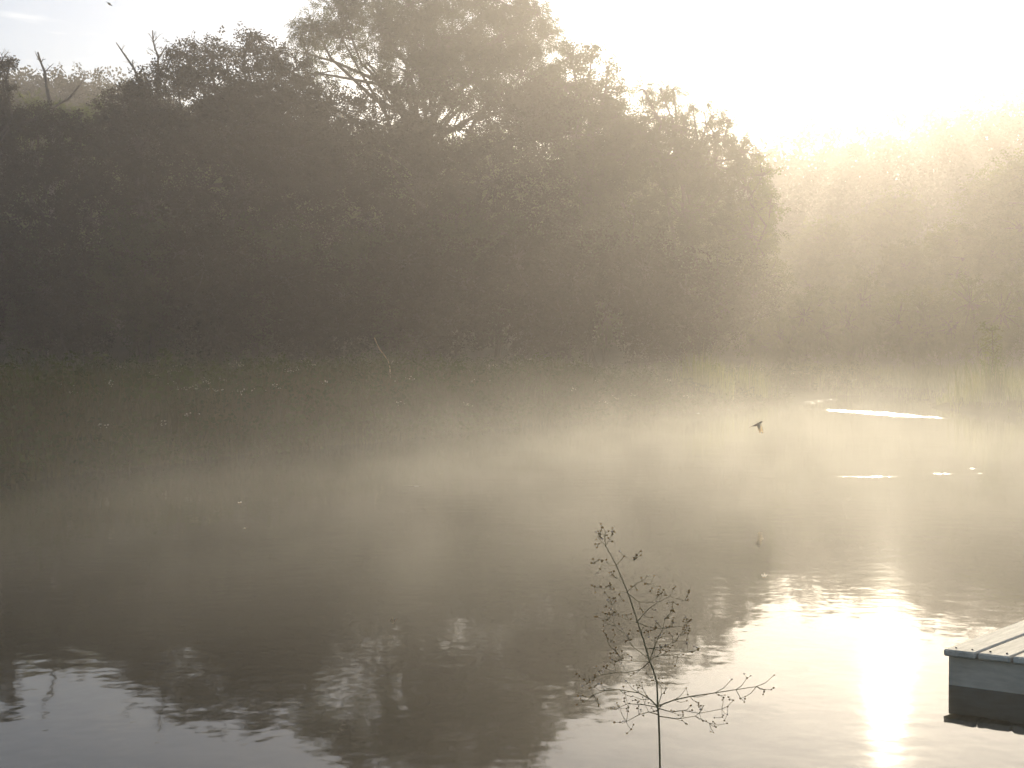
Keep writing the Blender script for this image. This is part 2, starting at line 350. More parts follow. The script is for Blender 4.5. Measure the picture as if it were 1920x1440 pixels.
make_tree('goat_willow', pbase(110, 66), px_lobes(66, [
    (60, 200, 34, 16, .8, 0), (110, 208, 34, 16, .8, 0), (150, 218, 26, 14, .8, 0), (186, 200, 18, 14, .8, 0), (100, 250, 90, 40, .9, 0)], .8),
    'leaf_fresh', 'narrow', 1.0, 'yellow green willow showing just above the low hawthorn', clusters=40, per=10, spread=.24, trunk_r=.16, stems=2)
make_tree('ivy_clad_tree', pbase(-8, 56), px_lobes(56, [
    (-6, 150, 22, 26, .9, 0), (4, 118, 14, 10, .9, 0), (18, 116, 7, 6, 1, 0), (-10, 200, 36, 34, 1, 0), (14, 168, 16, 18, .8, 0)], .8),
    'leaf_dark', 'round', .75, 'narrow tree wrapped in dark ivy at the end of the wood', clusters=60, per=8, spread=.18, trunk_r=.2)
make_tree('lime_tree', pbase(1090, 66), px_lobes(66, [
    (1070, 104, 34, 24, .8, 0), (1110, 106, 26, 18, .7, 1), (1140, 130, 20, 18, .7, 0), (1060, 160, 60, 44, 1.2, 0), (1020, 210, 60, 50, 1.2, 1), (1090, 200, 60, 50, 1.2, 1), (1170, 260, 50, 50, 1.2, 1), (1130, 180, 46, 40, 1, 0), (1160, 222, 46, 40, 1, 0), (1080, 250, 90, 60, 1, -1), (1180, 290, 60, 60, 1, 0),
    (1090, 350, 90, 80, 1, 0), (1170, 390, 80, 80, .9, 0), (1100, 450, 90, 70, .9, 0)], .7), 'leaf_ash', 'round', 1.05,
    'rounded lime tree on the sunny side of the tall ash', clusters=40, per=11, spread=.27, trunk_r=.35)
make_tree('rowan_tree', pbase(1290, 64), px_lobes(64, [
    (1206, 168, 16, 20, .5, 0), (1240, 172, 14, 24, .45, 0), (1262, 166, 12, 20, .45, 1), (1300, 205, 18, 22, .5, 0), (1335, 218, 18, 18, .5, 0), (1368, 226, 16, 14, .5, 0), (1230, 220, 34, 30, .65, 0), (1280, 240, 40, 30, .8, 0), (1340, 255, 40, 24, .9, 0),
    (1250, 300, 66, 50, 1.2, -1), (1200, 250, 44, 40, 1.2, 1), (1270, 270, 50, 40, 1.1, 1), (1340, 310, 60, 46, 1, 0), (1394, 282, 28, 30, .9, 0), (1400, 350, 50, 44, 1, 0), (1290, 390, 90, 70, 1, -1), (1400, 430, 60, 60, 1, 0)], .7), 'leaf_ash', 'pinnate', .95,
    'thin topped rowan with ragged see-through upper sprays at sunlit end of wood', clusters=44, per=11, spread=.24, trunk_r=.25, stems=2)
make_tree('alder_tree', pbase(1405, 60), px_lobes(60, [
    (1430, 330, 26, 24, .8, 0), (1445, 380, 24, 34, .9, 0), (1410, 440, 50, 50, 1, 0), (1440, 520, 46, 60, 1, 0), (1370, 520, 60, 70, 1, 0), (1400, 610, 70, 60, .9, 0)], .8), 'leaf_fresh', 'round', .9,
    'slim alder at the sunlit corner where the wood meets the valley', clusters=40, per=11, spread=.25, trunk_r=.2)
# --- shrubs along the foot of the wood (copies of three kinds)
def bush(name, leaf, tmpl, w, h, seed, label):
    r = random.Random(seed); lobes = []
    for i in range(9):
        a = r.uniform(0, 6.28); q = r.uniform(.1, .75)*w; z = h*r.uniform(.22, .78); s = r.uniform(.30, .48)
        lobes.append(((q*math.cos(a), q*math.sin(a)*.8, z), (w*s, w*s*.9, h*s*.62), 1))
    return make_tree(name, (0, 0, 0), lobes, leaf, tmpl, .95, label, 'shrub', None, 46, 10, .24, .10, 'bark', 3)
SHR = {'dark': (bush('elder_bush', 'leaf_dark', 'round', 3.0, 5.6, 1, ''), 'dark elder bush at the foot of the wood,', 'elder bushes at the foot of the wood'),
       'mid': (bush('hazel_bush', 'leaf_ash', 'round', 2.8, 6.4, 2, ''), 'rounded hazel bush at the foot of the wood,', 'hazel bushes at the foot of the wood'),
       'fresh': (bush('sallow_bush', 'leaf_fresh', 'narrow', 2.6, 5.2, 4, ''), 'yellow green sallow bush on the far bank,', 'sallow bushes on the sunlit far bank')}
used = set()
def shrub(kind, px, D, s, where):
    o, lb, gp = SHR[kind]; label = lb+' '+where
    if kind in used: o = copy_tree(o)
    used.add(kind)
    x = at(px, 700, D).x; o.location = (x, D, gz(x, D)-.05); o.rotation_euler = (0, 0, random.uniform(0, 6.28)); o.scale = (s*random.uniform(.9, 1.15), s, s*random.uniform(.88, 1.12))
    tag(o, label or lb, 'shrub', gp); return o
for a in ((-60, 54, 1.25, 'below the ivy clad tree'), (150, 55, 1.1, 'below the low hawthorn'), (380, 56, 1.25, 'below the lumpy oak'), (600, 57, 1.2, 'between lumpy oak and tall ash'),
          (820, 58, 1.25, 'below the tall ash'), (1040, 58, 1.2, 'between tall ash and rounded lime'), (1230, 56, 1.1, 'below the ragged rowan')): shrub('dark', *a)
for a in ((40, 58, 1.2, 'behind the hawthorn and ivy clad tree'), (270, 57, 1.2, 'below the low maple'), (490, 60, 1.3, 'beside the lumpy oak'), (710, 60, 1.3, 'beside the broad sycamore'),
          (930, 61, 1.3, 'behind the broad sycamore'), (1140, 60, 1.25, 'below the rounded lime'), (1330, 58, 1.1, 'between rowan and slim alder')): shrub('mid', *a)
for a in ((1490, 56, .8, 'next to the slim alder'), (1600, 60, .9, 'set back at the head of the pond'), (1720, 52, .72, 'smallest, by the open valley'), (1850, 50, .8, 'behind the thin sapling'),
          (1960, 56, 1.0, 'largest and farthest from the wood'), (1440, 52, .55, 'low, in front of the slim alder')): shrub('fresh', *a)
# --- taller trees of the valley side (copies of one kind) and single ones
def tall(seed):
    r = random.Random(seed); lobes = []
    for i in range(16):
        a = r.uniform(0, 6.28); z = r.uniform(.25, .9); q = 3.0*math.sqrt(max(.05, 1-((z-.5)/.5)**2))*r.uniform(.3, .85); s = r.uniform(1.2, 2.0)
        lobes.append(((q*math.cos(a), q*math.sin(a), 11*z), (s*1.15, s*1.1, s*.85), 1))
    return make_tree('valley_tree', (0, 0, 0), lobes, 'leaf_fresh', 'round', 1.1, 'x', 'tree', 'trees on the hazy valley side', 30, 10, .32, .22)
vt = tall(11); first = True
for px, D, s, where in ((1530, 82, .85, 'behind the slim alder'), (1640, 90, 1.0, 'at the lowest dip of the hill'), (1760, 84, .85, 'behind the smallest sallow'), (1880, 80, 1.18, 'tallest, behind the thin sapling'), (1990, 72, 1.2, 'behind the largest sallow'),
                        (1590, 72, .62, 'small, at the head of the pond'), (1820, 66, .75, 'standing forward of the tallest one'), (1700, 70, .62, 'small, between two bigger ones'), (1480, 92, .8, 'half hidden by the slim alder')):
    o = vt if first else copy_tree(vt); first = False
    x = at(px, 700, D).x; o.location = (x, D, gz(x, D)-.05); o.rotation_euler = (0, 0, random.uniform(0, 6.28)); o.scale = (s, s, s*random.uniform(.92, 1.1))
    tag(o, 'pale hazy round tree on the valley side, '+where, 'tree', 'trees on the hazy valley side')
# trees packed behind the front rank
for px, D, s in ((60, 78, 1.0), (240, 80, 1.15), (400, 78, 1.45), (560, 84, 1.35), (740, 82, 1.6), (900, 82, 1.6), (1050, 80, 1.5), (1180, 80, 1.3), (1310, 78, 1.15)):
    o = copy_tree(vt); x = at(px, 700, D).x; o.location = (x, D, gz(x, D)-.05); o.rotation_euler = (0, 0, random.uniform(0, 6.28)); o.scale = (s*1.15, s, s*.9)
    tag(o, 'tree packed behind the front rank of the wood', 'tree', 'trees behind the front rank of the wood')
# --- far woods over the hills
def far_wood():
    r = np.random.default_rng(21); out = []
    for (n, x0, x1, y0, y1, s0, s1, k, size) in ((950, -66, -15, 82, 122, 1.2, 2.2, 44, 2.3), (950, 8, 118, 92, 185, 2.2, 3.8, 46, 3.9)):
        X = r.uniform(x0, x1, n); Y = r.uniform(y0, y1, n); Z = ground_z(X, Y); Ps, Os = [], []
        for x, y, z in zip(X, Y, Z):
            s = r.uniform(s0, s1); u = r.normal(0, 1, (k, 3)); u /= np.linalg.norm(u, axis=1, keepdims=True)
            u[:, 2] = np.where((u[:, 2] < 0) & (y < 140) & (x > 0), -u[:, 2], u[:, 2])
            Ps.append(np.array((x, y, z+s*1.15))+u*np.array((s, s, s*1.25))*r.uniform(.75, 1.02, (k, 1))); Os.append(u)
        out.append(sprays(np.concatenate(Ps), np.concatenate(Os)*1.4, 'round', size, .2, r))
    (v1, f1), (v2, f2) = out; return np.concatenate([v1, v2]), np.concatenate([f1, f2+len(v1)])
v, f = far_wood(); tag(mesh_np('far_wood', v, f, M['leaf_far']), 'distant woodland covering the hills around the valley', 'woodland', kind='stuff')

# --- dead snags
def snag(paths, D, px, label, r0=.10):
    b = pbase(px, D); e = empty('dead_tree', b); tag(e, label, 'dead tree'); base = Vector(b)
    for k, (pp, ra, rb) in enumerate(paths):
        pts = [at(x, y, D)-base for x, y in pp]
        if k == 0: pts = [Vector((0, 0, -.3)), Vector((pts[0].x*.4, 0, pts[0].z*.5))]+pts
        n = len(pts); m = MB(); m.tube(pts, [(ra*(1.6 if (k == 0 and i < 2) else 1)*(1-i/(n-1))+rb*i/(n-1))*random.uniform(.66, .88) for i in range(n)], 7)
        for i in range(2, n-1) if k == 0 else range(1, n-1):
            for tw in range(2):
                q = pts[i]+Vector((random.uniform(-.55, .55), random.uniform(-.3, .3), random.uniform(.05, .5))); md = pts[i].lerp(q, .5)+Vector((random.uniform(-.06, .06), 0, .05))
                m.tube([pts[i], md, q], [rb*.6, rb*.4, rb*.2], 5); m.tube([md, md+Vector((random.uniform(-.2, .2), 0, random.uniform(.05, .22)))], [rb*.3, rb*.15], 4)
        m.build('trunk' if k == 0 else 'branch', M['dead'], e)
    return e
snag([([(98, 212), (92, 185), (87, 160), (84, 135), (77, 118), (71, 98)], .17, .05), ([(99, 203), (112, 194), (128, 186), (141, 171), (154, 153)], .11, .035), ([(78, 120), (72, 110), (67, 100)], .05, .02)], 62, 98, 'forked bare dead snag standing clear against the far hill')
snag([([(264, 168), (259, 148), (252, 130), (240, 112), (228, 95), (218, 80)], .13, .035), ([(252, 130), (249, 121), (249, 112)], .05, .025), ([(259, 150), (266, 146), (270, 138)], .05, .025)], 62.5, 264, 'single bare dead pole leaning out of the low maple', .1)
snag([([(296, 150), (296, 122), (297, 106), (291, 92), (287, 76), (286, 57)], .12, .035), ([(298, 108), (305, 98), (313, 83)], .07, .025), ([(288, 78), (292, 74), (293, 68)], .04, .02)], 63, 297, 'bare dead top with side fork beside the lumpy oak', .1)
snag([([(-6, 150), (4, 112), (9, 104), (16, 97)], .06, .02), ([(6, 110), (3, 103), (1, 98)], .03, .015)], 56.8, -6, 'small bare dead twigs above the ivy clad tree', .08)

# ------------------------------------------------------------------ bank herbage
def blades(P, h, w, lean, r, seg=3):
    n = len(P); a = r.uniform(0, 2*math.pi, n); d = np.stack([np.cos(a), np.sin(a), np.zeros(n)], -1); s = np.stack([-np.sin(a), np.cos(a), np.zeros(n)], -1)
    ln = r.uniform(.2, 1, n)*lean; V = np.zeros((n, (seg+1)*2, 3))
    for i in range(seg+1):
        t = i/seg; c = P+d*(h*ln*t*t)[:, None]; c[:, 2] += h*t*(1-.35*ln*t); ww = w*(1-t)**.8*(.6+.4*(i > 0))+.001
        V[:, 2*i] = c-s*ww[:, None]; V[:, 2*i+1] = c+s*ww[:, None]
    f = np.array([[2*i, 2*i+1, 2*i+3, 2*i+2] for i in range(seg)]); Fc = (np.arange(n)[:, None, None]*((seg+1)*2)+f).reshape(-1, 4)
    return V.reshape(-1, 3), Fc
def scatter(n, x0, x1, y0, y1, dmin, dmax, r):
    X = r.uniform(x0, x1, n); Y = r.uniform(y0, y1, n); d = shore_sd(X, Y); k = (d > dmin) & (d < dmax); return X[k], Y[k], d[k]
r = np.random.default_rng(5)
X, Y, d = scatter(260000, -24, 16, 8, 52, -.30, 14, r); k = (X < 13.3) & (Y > 6) & ((X < 9) | (Y > 43)) & (r.random(len(X)) < np.where(d < 4, .62, .30)) & (np.abs(X) < Y*.46+1); X, Y, d = X[k], Y[k], d[k]
P = np.stack([X, Y, ground_z(X, Y)-.03], -1)
hh = .84*(.45+.75*sstep(0, 1.6, d)+.16*vnoise(X, Y, 1.1)+.10*vnoise(X, Y, 3.1))*r.uniform(.55, 1.12, len(X))*np.where(X > 2, .72, 1)
v, f = blades(P, hh, .014*r.uniform(.6, 1.6, len(X)), .55, r)
tag(mesh_np('bank_herbage', v, f, M['herb']), 'tall tangled grass and herbs along the shaded bank', 'herbage', kind='stuff')
# broad leaves within the herbage
k = r.random(len(X)) < .28; Pl = P[k]+np.stack([r.normal(0, .05, k.sum()), r.normal(0, .05, k.sum()), hh[k]*r.uniform(.25, .95, k.sum())], -1)
v, f = sprays(Pl, np.zeros((len(Pl), 3)), 'round', .75, -.2, r)
tag(mesh_np('bank_leaves', v, f, M['leaf_ash']), 'leafy tops of willowherb mixed through the bank grass', 'herbage', kind='stuff')
# right bank herbage
X2, Y2, d2 = scatter(90000, 8, 34, 20, 56, .05, 10, r); k = ((X2 > 11) | (Y2 > 43.6)) & (r.random(len(X2)) < .6); X2, Y2, d2 = X2[k], Y2[k], d2[k]
P2 = np.stack([X2, Y2, ground_z(X2, Y2)-.03], -1); h2 = (.25+.55*sstep(0, 2, d2)+.12*vnoise(X2, Y2, 1.3))*r.uniform(.5, 1.15, len(X2))
v, f = blades(P2, h2, .013*r.uniform(.6, 1.6, len(X2)), .5, r)
tag(mesh_np('far_bank_grass', v, f, M['reed']), 'sunlit grass and sedge along the far bank', 'grass', kind='stuff')
# meadowsweet heads: loose cream umbels over the herbage
def umbels(Pc, size, r):
    n = len(Pc); m = 12; Q = np.repeat(Pc, m, 0)+r.normal(0, 1, (n*m, 3))*np.array((1, 1, .45))*size*.5
    s = .011*r.uniform(.6, 1.5, len(Q)); a = r.normal(0, 1, (len(Q), 3)); a /= np.linalg.norm(a, axis=1, keepdims=True); b = np.cross(a, r.normal(0, 1, (len(Q), 3))); b /= np.linalg.norm(b, axis=1, keepdims=True)
    V = np.stack([Q+a*s[:, None], Q+b*s[:, None], Q-a*s[:, None], Q-b*s[:, None]], 1); return V.reshape(-1, 3), np.arange(len(Q)*4).reshape(-1, 4)
k = np.where((d > .3) & (d < 3.5) & (r.random(len(X)) < np.where((X < -3.5) & (X > -6.4) & (Y < 24), .014, .0035)))[0]
v, f = umbels(P[k]+np.stack([np.zeros(len(k)), np.zeros(len(k)), hh[k]*1.02], -1), .10, r)
tag(mesh_np('flower_heads', v, f, M['flower']), 'pale cream flower heads scattered over the bank herbage', 'flowers', kind='stuff')
# sedge clump and thin waterside plants
def clump(name, px, D, n, rad, h, w, label, mt='reed'):
    x = at(px, 700, D).x; rr = np.random.default_rng(int(px)); q = np.stack([rr.normal(0, rad, n), rr.normal(0, rad*.8, n), np.full(n, -.05)], -1)
    v, f = blades(q, h*rr.uniform(.5, 1.1, n)*(1-.25*np.clip(np.hypot(q[:, 0], q[:, 1])/rad/2, 0, 1)), w*rr.uniform(.7, 1.4, n), .38, rr, 4)
    e = empty(name, (x, D, gz(x, D))); tag(e, label, 'plant'); mesh_np('leaves', v, f, M[mt], e)
    m = MB()
    for i in range(9):
        a = rr.normal(0, rad*.5, 2); t = Vector((a[0]*2.2, a[1]*2.2, h*rr.uniform(.75, 1.05))); m.tube([Vector((a[0], a[1], -.05)), Vector((a[0]*1.4, a[1]*1.4, t.z*.6)), t], [.006, .005, .003], 5)
    m.build('stem', M['stem'], e); return e
clump('sedge_clump', 1312, 34.6, 420, .42, 1.55, .013, 'bright green fountain shaped sedge clump at the far water edge')
clump('iris_clump', 1400, 37.5, 200, .38, 1.25, .014, 'smaller upright iris clump next to the fountain shaped sedge')
clump('bulrush_clump', 1855, 31.5, 160, .40, 1.5, .013, 'loose bulrush tuft on the low point of the far bank')
# sapling on the far bank
b = pbase(1856, 33); e = empty('sapling', b); tag(e, 'thin young sapling standing in the grass of the far bank point', 'sapling'); m = MB()
pts = wiggle((0, 0, -.1), (.05, 0, 1.75), 6, .015); m.tube(pts, [.022*(1-.12*i) for i in range(7)], 6); PP = []
for i in range(2, 7):
    for s in (-1, 1):
        q = pts[i]+Vector((s*random.uniform(.12, .3), random.uniform(-.1, .1), random.uniform(.05, .22))); m.tube([pts[i], q], [.008, .004], 4); PP += [pts[i].lerp(q, t) for t in (.4, .7, 1)]
m.build('trunk', M['bark'], e); PP = np.array([tuple(p) for p in PP]*3)+rng.normal(0, .05, (len(PP)*3, 3)); v, f = sprays(PP, np.zeros((len(PP), 3)), 'round', .6); mesh_np('crown', v, f, M['leaf_fresh'], e)
# broken straw stalk leaning out of the bank
D = 27.0; x = at(731, 700, D).x; base = Vector((x, D, gz(x, D))); m = MB()
pts = [Vector((.02, 0, -.05)), Vector((.02, 0, .5))]+[at(px, py, D)-base for px, py in ((731, 688), (729, 680), (722, 668), (712, 655), (707, 645), (702, 633))]
m.tube(pts, [.010, .010, .009, .007, .013, .015, .008, .012], 6); e = empty('dead_stalk', base); tag(e, 'pale straw stalk leaning out of the bank herbage', 'plant'); st = m.build('stalk', M['straw'], e)
lf = MB(); p0, p1 = pts[3], pts[4]; lf.add([p0, p0.lerp(p1, .5)+Vector((.03, 0, .02)), p1+Vector((.07, .01, .03)), p0.lerp(p1, .5)+Vector((.03, .02, -.02))], [[0, 1, 2, 3]]); lf.build('leaf', M['straw'], e)

# ------------------------------------------------------------------ jetty
JZ = .16
u = Vector((math.cos(R(45)), math.sin(R(45)), 0)); wv_ = Vector((.689, -.725, 0))           # along the planks, across the jetty (towards the near end)
def on_deck(px, py):
    p = at(px, py, 10); c = Vector((0, 0, CAMH)); t = (JZ-c.z)/(p.z-c.z); return c+(p-c)*t
p0 = on_deck(1770, 1216); p0.z = 0
je = empty('jetty', p0, math.atan2(u.y, u.x)); tag(je, 'weathered wooden plank jetty standing over the pond', 'jetty')
def box(m, x0, x1, y0, y1, z0, z1, bev=.006):
    # chamfered box, local coordinates
    bm = bmesh.new(); bmesh.ops.create_cube(bm, size=1)
    for vv in bm.verts: vv.co = ((x0+x1)/2+vv.co.x*(x1-x0), (y0+y1)/2+vv.co.y*(y1-y0), (z0+z1)/2+vv.co.z*(z1-z0))
    bmesh.ops.bevel(bm, geom=bm.edges[:], offset=bev, segments=1, affect='EDGES')
    for vv in bm.verts: vv.co.x -= vv.co.y*.25          # ends cut on the skew
    me = bpy.data.meshes.new('part'); bm.to_mesh(me); bm.free(); return me
def jpart(name, mt, *a, bev=.006):
    me = box(None, *a, bev=bev); me.name = name; me.materials.append(M[mt]); o = bpy.data.objects.new(name, me); C.objects.link(o); o.parent = je; return o
LEN = 2.6; pitch = .131
for i in range(0, 14):                                # planks side by side; local -y is towards the camera
    y = -i*pitch; jit = random.uniform(-.012, .012)
    pk = jpart('plank', 'plank', jit, LEN+jit, y-.123, y, JZ-.03+random.uniform(-.002, .002), JZ+random.uniform(-.003, .002))
    for yy in (y-.030, y-.094):
        nm = MB(); nm.tube([Vector((.05-yy*.25+jit, yy, JZ-.01)), Vector((.05-yy*.25+jit, yy, JZ+.0035))], [.0045, .0045], 8); nm.build('nail', M['nail'], pk, smooth=False)
for k in range(1):
    jpart('fascia_board', 'fascia', .035+.004*k, .065+.004*k, -13*pitch-.10, -.002, JZ-.034-.145, JZ-.034)
jpart('joist', 'fascia', 1.2, 1.26, -13*pitch-.10, -.002, JZ-.14, JZ-.034)
jpart('joist', 'fascia', 2.45, 2.51, -13*pitch-.10, -.002, JZ-.14, JZ-.034)
for (x, y) in ((.45, -.15), (.45, -1.5), (2.35, -.15), (2.35, -1.5)): jpart('post', 'fascia', x-.06, x+.06, y-.06, y+.06, -1.0, JZ-.036, bev=.012)

# ------------------------------------------------------------------ water plantain in the foreground
def zp(x, y, D): return at(1050+x/3.789, 960+y/3.789, D)
PD = 3.0; e = empty('water_plantain', (at(1240, 700, PD).x, PD, -.25)); tag(e, 'tall branched water plantain seed stalk standing in the pond', 'plant'); eb = e.location.copy()
stem_pts = [Vector((.02, .02, -.1))+eb, eb+Vector((.015, .01, .25))]+[zp(x, y, PD) for x, y in ((712, 1900), (706, 1600), (700, 1440), (693, 1385), (692, 1300), (688, 1210), (665, 1130), (635, 1055), (612, 975), (590, 900), (550, 780), (515, 670), (480, 570), (440, 475), (400, 380), (360, 305), (325, 245), (318, 190), (322, 130))]
n = len(stem_pts); m = MB(); m.tube([p-eb for p in stem_pts], [.0019*(1-i/(n-1))**.8+.0008 for i in range(n)], 6); stem = m.build('stem', M['stem'], e)
ICO = None
def seed_head(m, p, rad, mi):
    # flattened faceted head of nutlets
    k = 6; V = [p+Vector((0, 0, -rad*.7))]
    for (zz, rr_) in ((-.35, .8), (.2, 1.0), (.6, .6)):
        for j in range(k): a = 2*math.pi*j/k+zz; V.append(p+Vector((math.cos(a)*rad*rr_, math.sin(a)*rad*rr_, zz*rad)))
    V.append(p+Vector((0, 0, rad*.75))); Fc = []
    for L_ in range(2):
        for j in range(k): Fc.append([1+L_*k+j, 1+L_*k+(j+1) % k, 1+(L_+1)*k+(j+1) % k, 1+(L_+1)*k+j])
    for j in range(0, k, 2): Fc.append([0, 1+(j+2) % k, 1+(j+1) % k, 1+j]); Fc.append([len(V)-1, 1+2*k+j, 1+2*k+(j+1) % k, 1+2*k+(j+2) % k])
    m.add(V, Fc, mi)
def branch(path, r0, tips=3, spread=.030, od=0.0):
    """path in zoomed picture units from the stem outwards; whorled branchlets with seed heads along it"""
    k = len(path); pts = [zp(x, y, PD+od*i/(k-1))-eb for i, (x, y) in enumerate(path)]
    m = MB(); m.tube(pts, [r0*(1-.6*i/(k-1)) for i in range(k)], 5); s = MB()
    for i in range(1, k):
        t = (pts[i]-pts[i-1]).normalized()
        for j in range(max(1, tips-1) if i < k-1 else tips+1):
            dv = (t*.5+Vector((random.gauss(0, .6), random.gauss(0, .6), random.gauss(.25, .6)))).normalized(); ln = spread*random.uniform(.5, 1.3)
            q = pts[i]+dv*ln; mid = pts[i].lerp(q, .5)+Vector((0, 0, -.1*ln)); m.tube([pts[i], mid, q], [max(r0*.45, .0006), max(r0*.4, .00055), .0005], 4)
            for h in range(random.choice((1, 2, 3))):
                w2 = q+Vector((random.gauss(0, 1), random.gauss(0, 1), random.gauss(.3, 1))).normalized()*random.uniform(.007, .018)*(h > 0)
                if h: m.tube([q, w2], [.0005, .00045], 4)
                seed_head(s, w2, random.uniform(.0020, .0032), 1 if random.random() < .15 else 0)
    bo = m.build('branch', M['stem'], e); tag(s.build('seed_heads', [M['seed'], M['petal']], bo, smooth=False), kind='stuff')
for a in [
    ([(693, 1385), (730, 1365), (810, 1335), (925, 1310), (1100, 1285), (1250, 1262), (1395, 1240)], .0021, 3, .045, .10),
    ([(693, 1385), (640, 1330), (560, 1285), (420, 1262), (320, 1270), (240, 1300)], .0021, 3, .040, -.08),
    ([(693, 1388), (600, 1370), (480, 1362), (420, 1390)], .0015, 3, .030, .12), ([(700, 1395), (790, 1420), (880, 1410), (990, 1430), (1150, 1400)], .0014, 3, .034, -.12),
    ([(695, 1380), (720, 1300), (718, 1240), (690, 1195)], .0012, 2, .024, .12), ([(700, 1440), (630, 1420), (560, 1440), (470, 1490)], .0016, 3, .034, -.1), ([(702, 1450), (830, 1470), (960, 1450), (1060, 1500)], .0016, 3, .036, .1),
    ([(635, 1055), (670, 1030), (720, 1020), (840, 1012), (905, 990)], .0013, 3, .028, .08), ([(637, 1058), (560, 1060), (440, 1055), (400, 990), (345, 940)], .0013, 3, .030, -.08), ([(640, 1050), (665, 980), (690, 910), (730, 830), (745, 760), (790, 710)], .0014, 3, .030, .05),
    ([(640, 1060), (570, 1120), (480, 1140), (400, 1140), (280, 1160), (210, 1190)], .0012, 3, .030, .1), ([(630, 1040), (520, 960), (470, 880), (390, 810), (350, 760)], .0012, 3, .026, .06), ([(612, 975), (720, 960), (800, 930), (850, 880)], .0011, 3, .026, -.05),
    ([(550, 780), (590, 730), (640, 680), (700, 640), (780, 600), (885, 630)], .0012, 2, .024, .06), ([(550, 785), (490, 770), (420, 740), (370, 660)], .0011, 3, .024, -.06), ([(552, 785), (610, 810), (680, 830), (780, 820), (880, 810)], .0011, 3, .026, .08),
    ([(480, 570), (430, 562), (385, 560), (310, 540)], .0010, 2, .018, -.04), ([(480, 565), (530, 520), (580, 490), (640, 510)], .0010, 3, .020, .04), ([(485, 580), (560, 640), (650, 640), (700, 600)], .0010, 2, .020, -.04), ([(450, 500), (400, 470), (360, 455)], .0008, 1, .012, .02),
    ([(400, 380), (350, 378), (300, 372), (260, 350)], .0009, 2, .016, -.03), ([(400, 378), (430, 345), (455, 315), (520, 350)], .0009, 2, .016, .03), ([(325, 245), (300, 215), (275, 190)], .0008, 2, .013, -.02), ([(325, 240), (345, 205), (365, 175)], .0008, 2, .013, .02), ([(322, 190), (310, 165), (290, 150)], .0007, 2, .012, .01)]: branch(*a)
# basal leaves (below the frame, standing on the pond bed)
for i in range(5):
    a = i*1.3; dv = Vector((math.cos(a), math.sin(a), 0)); m = MB(); tip = Vector((0, 0, .42+.05*i))+dv*.14; m.tube([Vector((0, 0, -.1)), Vector((0, 0, .2))+dv*.04, tip], [.006, .005, .003], 5)
    sd_ = Vector((-dv.y, dv.x, 0)); rows = [(0, .004), (.25, .035), (.5, .042), (.75, .026), (1, .003)]; V = []
    for t, w in rows: c = tip+dv*.16*t+Vector((0, 0, .08*t-.05*t*t)); V += [c-sd_*w, c+sd_*w]
    m.add(V, [[2*j, 2*j+1, 2*j+3, 2*j+2] for j in range(4)]); m.build('leaf', M['reed'], e)

# ------------------------------------------------------------------ birds and insects
def loft(m, rings, k=8, mi=0):
    """rings: (centre, ry, rz) along local x"""
    V = []
    for (c, a, b) in rings:
        for j in range(k): q = 2*math.pi*j/k; V.append(Vector(c)+Vector((0, math.cos(q)*a, math.sin(q)*b)))
    m.add(V, [[i*k+j, i*k+(j+1) % k, (i+1)*k+(j+1) % k, (i+1)*k+j] for i in range(len(rings)-1) for j in range(k)], mi)
def wing(m, root, pts, chord, th, mi):
    """thin tapered blade through pts; chord runs along x"""
    P_ = [Vector(root)]+[Vector(p) for p in pts]; V = []
    for p, c in zip(P_, chord): V += [p+Vector((c*.45, 0, 0)), p+Vector((c*.1, 0, th)), p-Vector((c*.55, 0, 0)), p+Vector((c*.1, 0, -th))]
    m.add(V, [[4*i+j, 4*i+(j+1) % 4, 4*i+4+(j+1) % 4, 4*i+4+j] for i in range(len(P_)-1) for j in range(4)], mi)
def swallow(loc, rot, scale, wl, wr, label, dark='bird_dark', pale='bird_pale'):
    m = MB()
    loft(m, [((-.085, 0, .002), .001, .001), ((-.06, 0, 0), .008, .006), ((-.02, 0, -.002), .016, .016), ((.015, 0, 0), .018, .019), ((.04, 0, .008), .013, .014), ((.058, 0, .014), .013, .013), ((.072, 0, .014), .008, .008), ((.078, 0, .012), .003, .003), ((.088, 0, .010), .0006, .0006)])
    for s in (-1, 1):                                             # forked tail streamers
        wing(m, (-.06, s*.003, 0), [(-.085, s*.012, 0), (-.11, s*.018, -.002)], (.02, .014, .005), .0015, 0)
    wing(m, (.02, .012, .004), wl, (.055, .05, .035, .006), .003, 1); wing(m, (.02, -.012, .004), wr, (.055, .05, .035, .006), .003, 1)
    o = m.build('swallow', [M[dark], M[pale]]); o.location = loc; o.rotation_euler = rot; o.scale = (scale,)*3; tag(o, label, 'bird'); return o
swallow(at(1420, 796, 13.5), (R(0), R(-20), R(-14)), .82, [(.01, .06, -.05), (.0, .085, -.095), (-.012, .09, -.13)], [(.025, -.03, -.05), (.03, -.035, -.10), (.035, -.03, -.135)], 'swallow skimming over the sunlit misty water with wings pressed down')
swallow(at(638, 217, 26), (R(30), R(30), R(15)), .95, [(.0, .07, .03), (-.02, .12, .02), (-.05, .15, .0)], [(.0, -.07, .02), (-.02, -.12, .0), (-.05, -.15, -.02)], 'pale sunlit swallow flying in front of the dark oak', 'wing', 'wing')
swallow(at(205, 8, 34), (R(20), R(35), R(25)), 1.0, [(.0, .05, .03), (-.03, .09, .02), (-.07, .11, .0)], [(.0, -.05, .03), (-.03, -.09, .02), (-.07, -.11, .0)], 'tiny dark bird flying high in the pale sky')
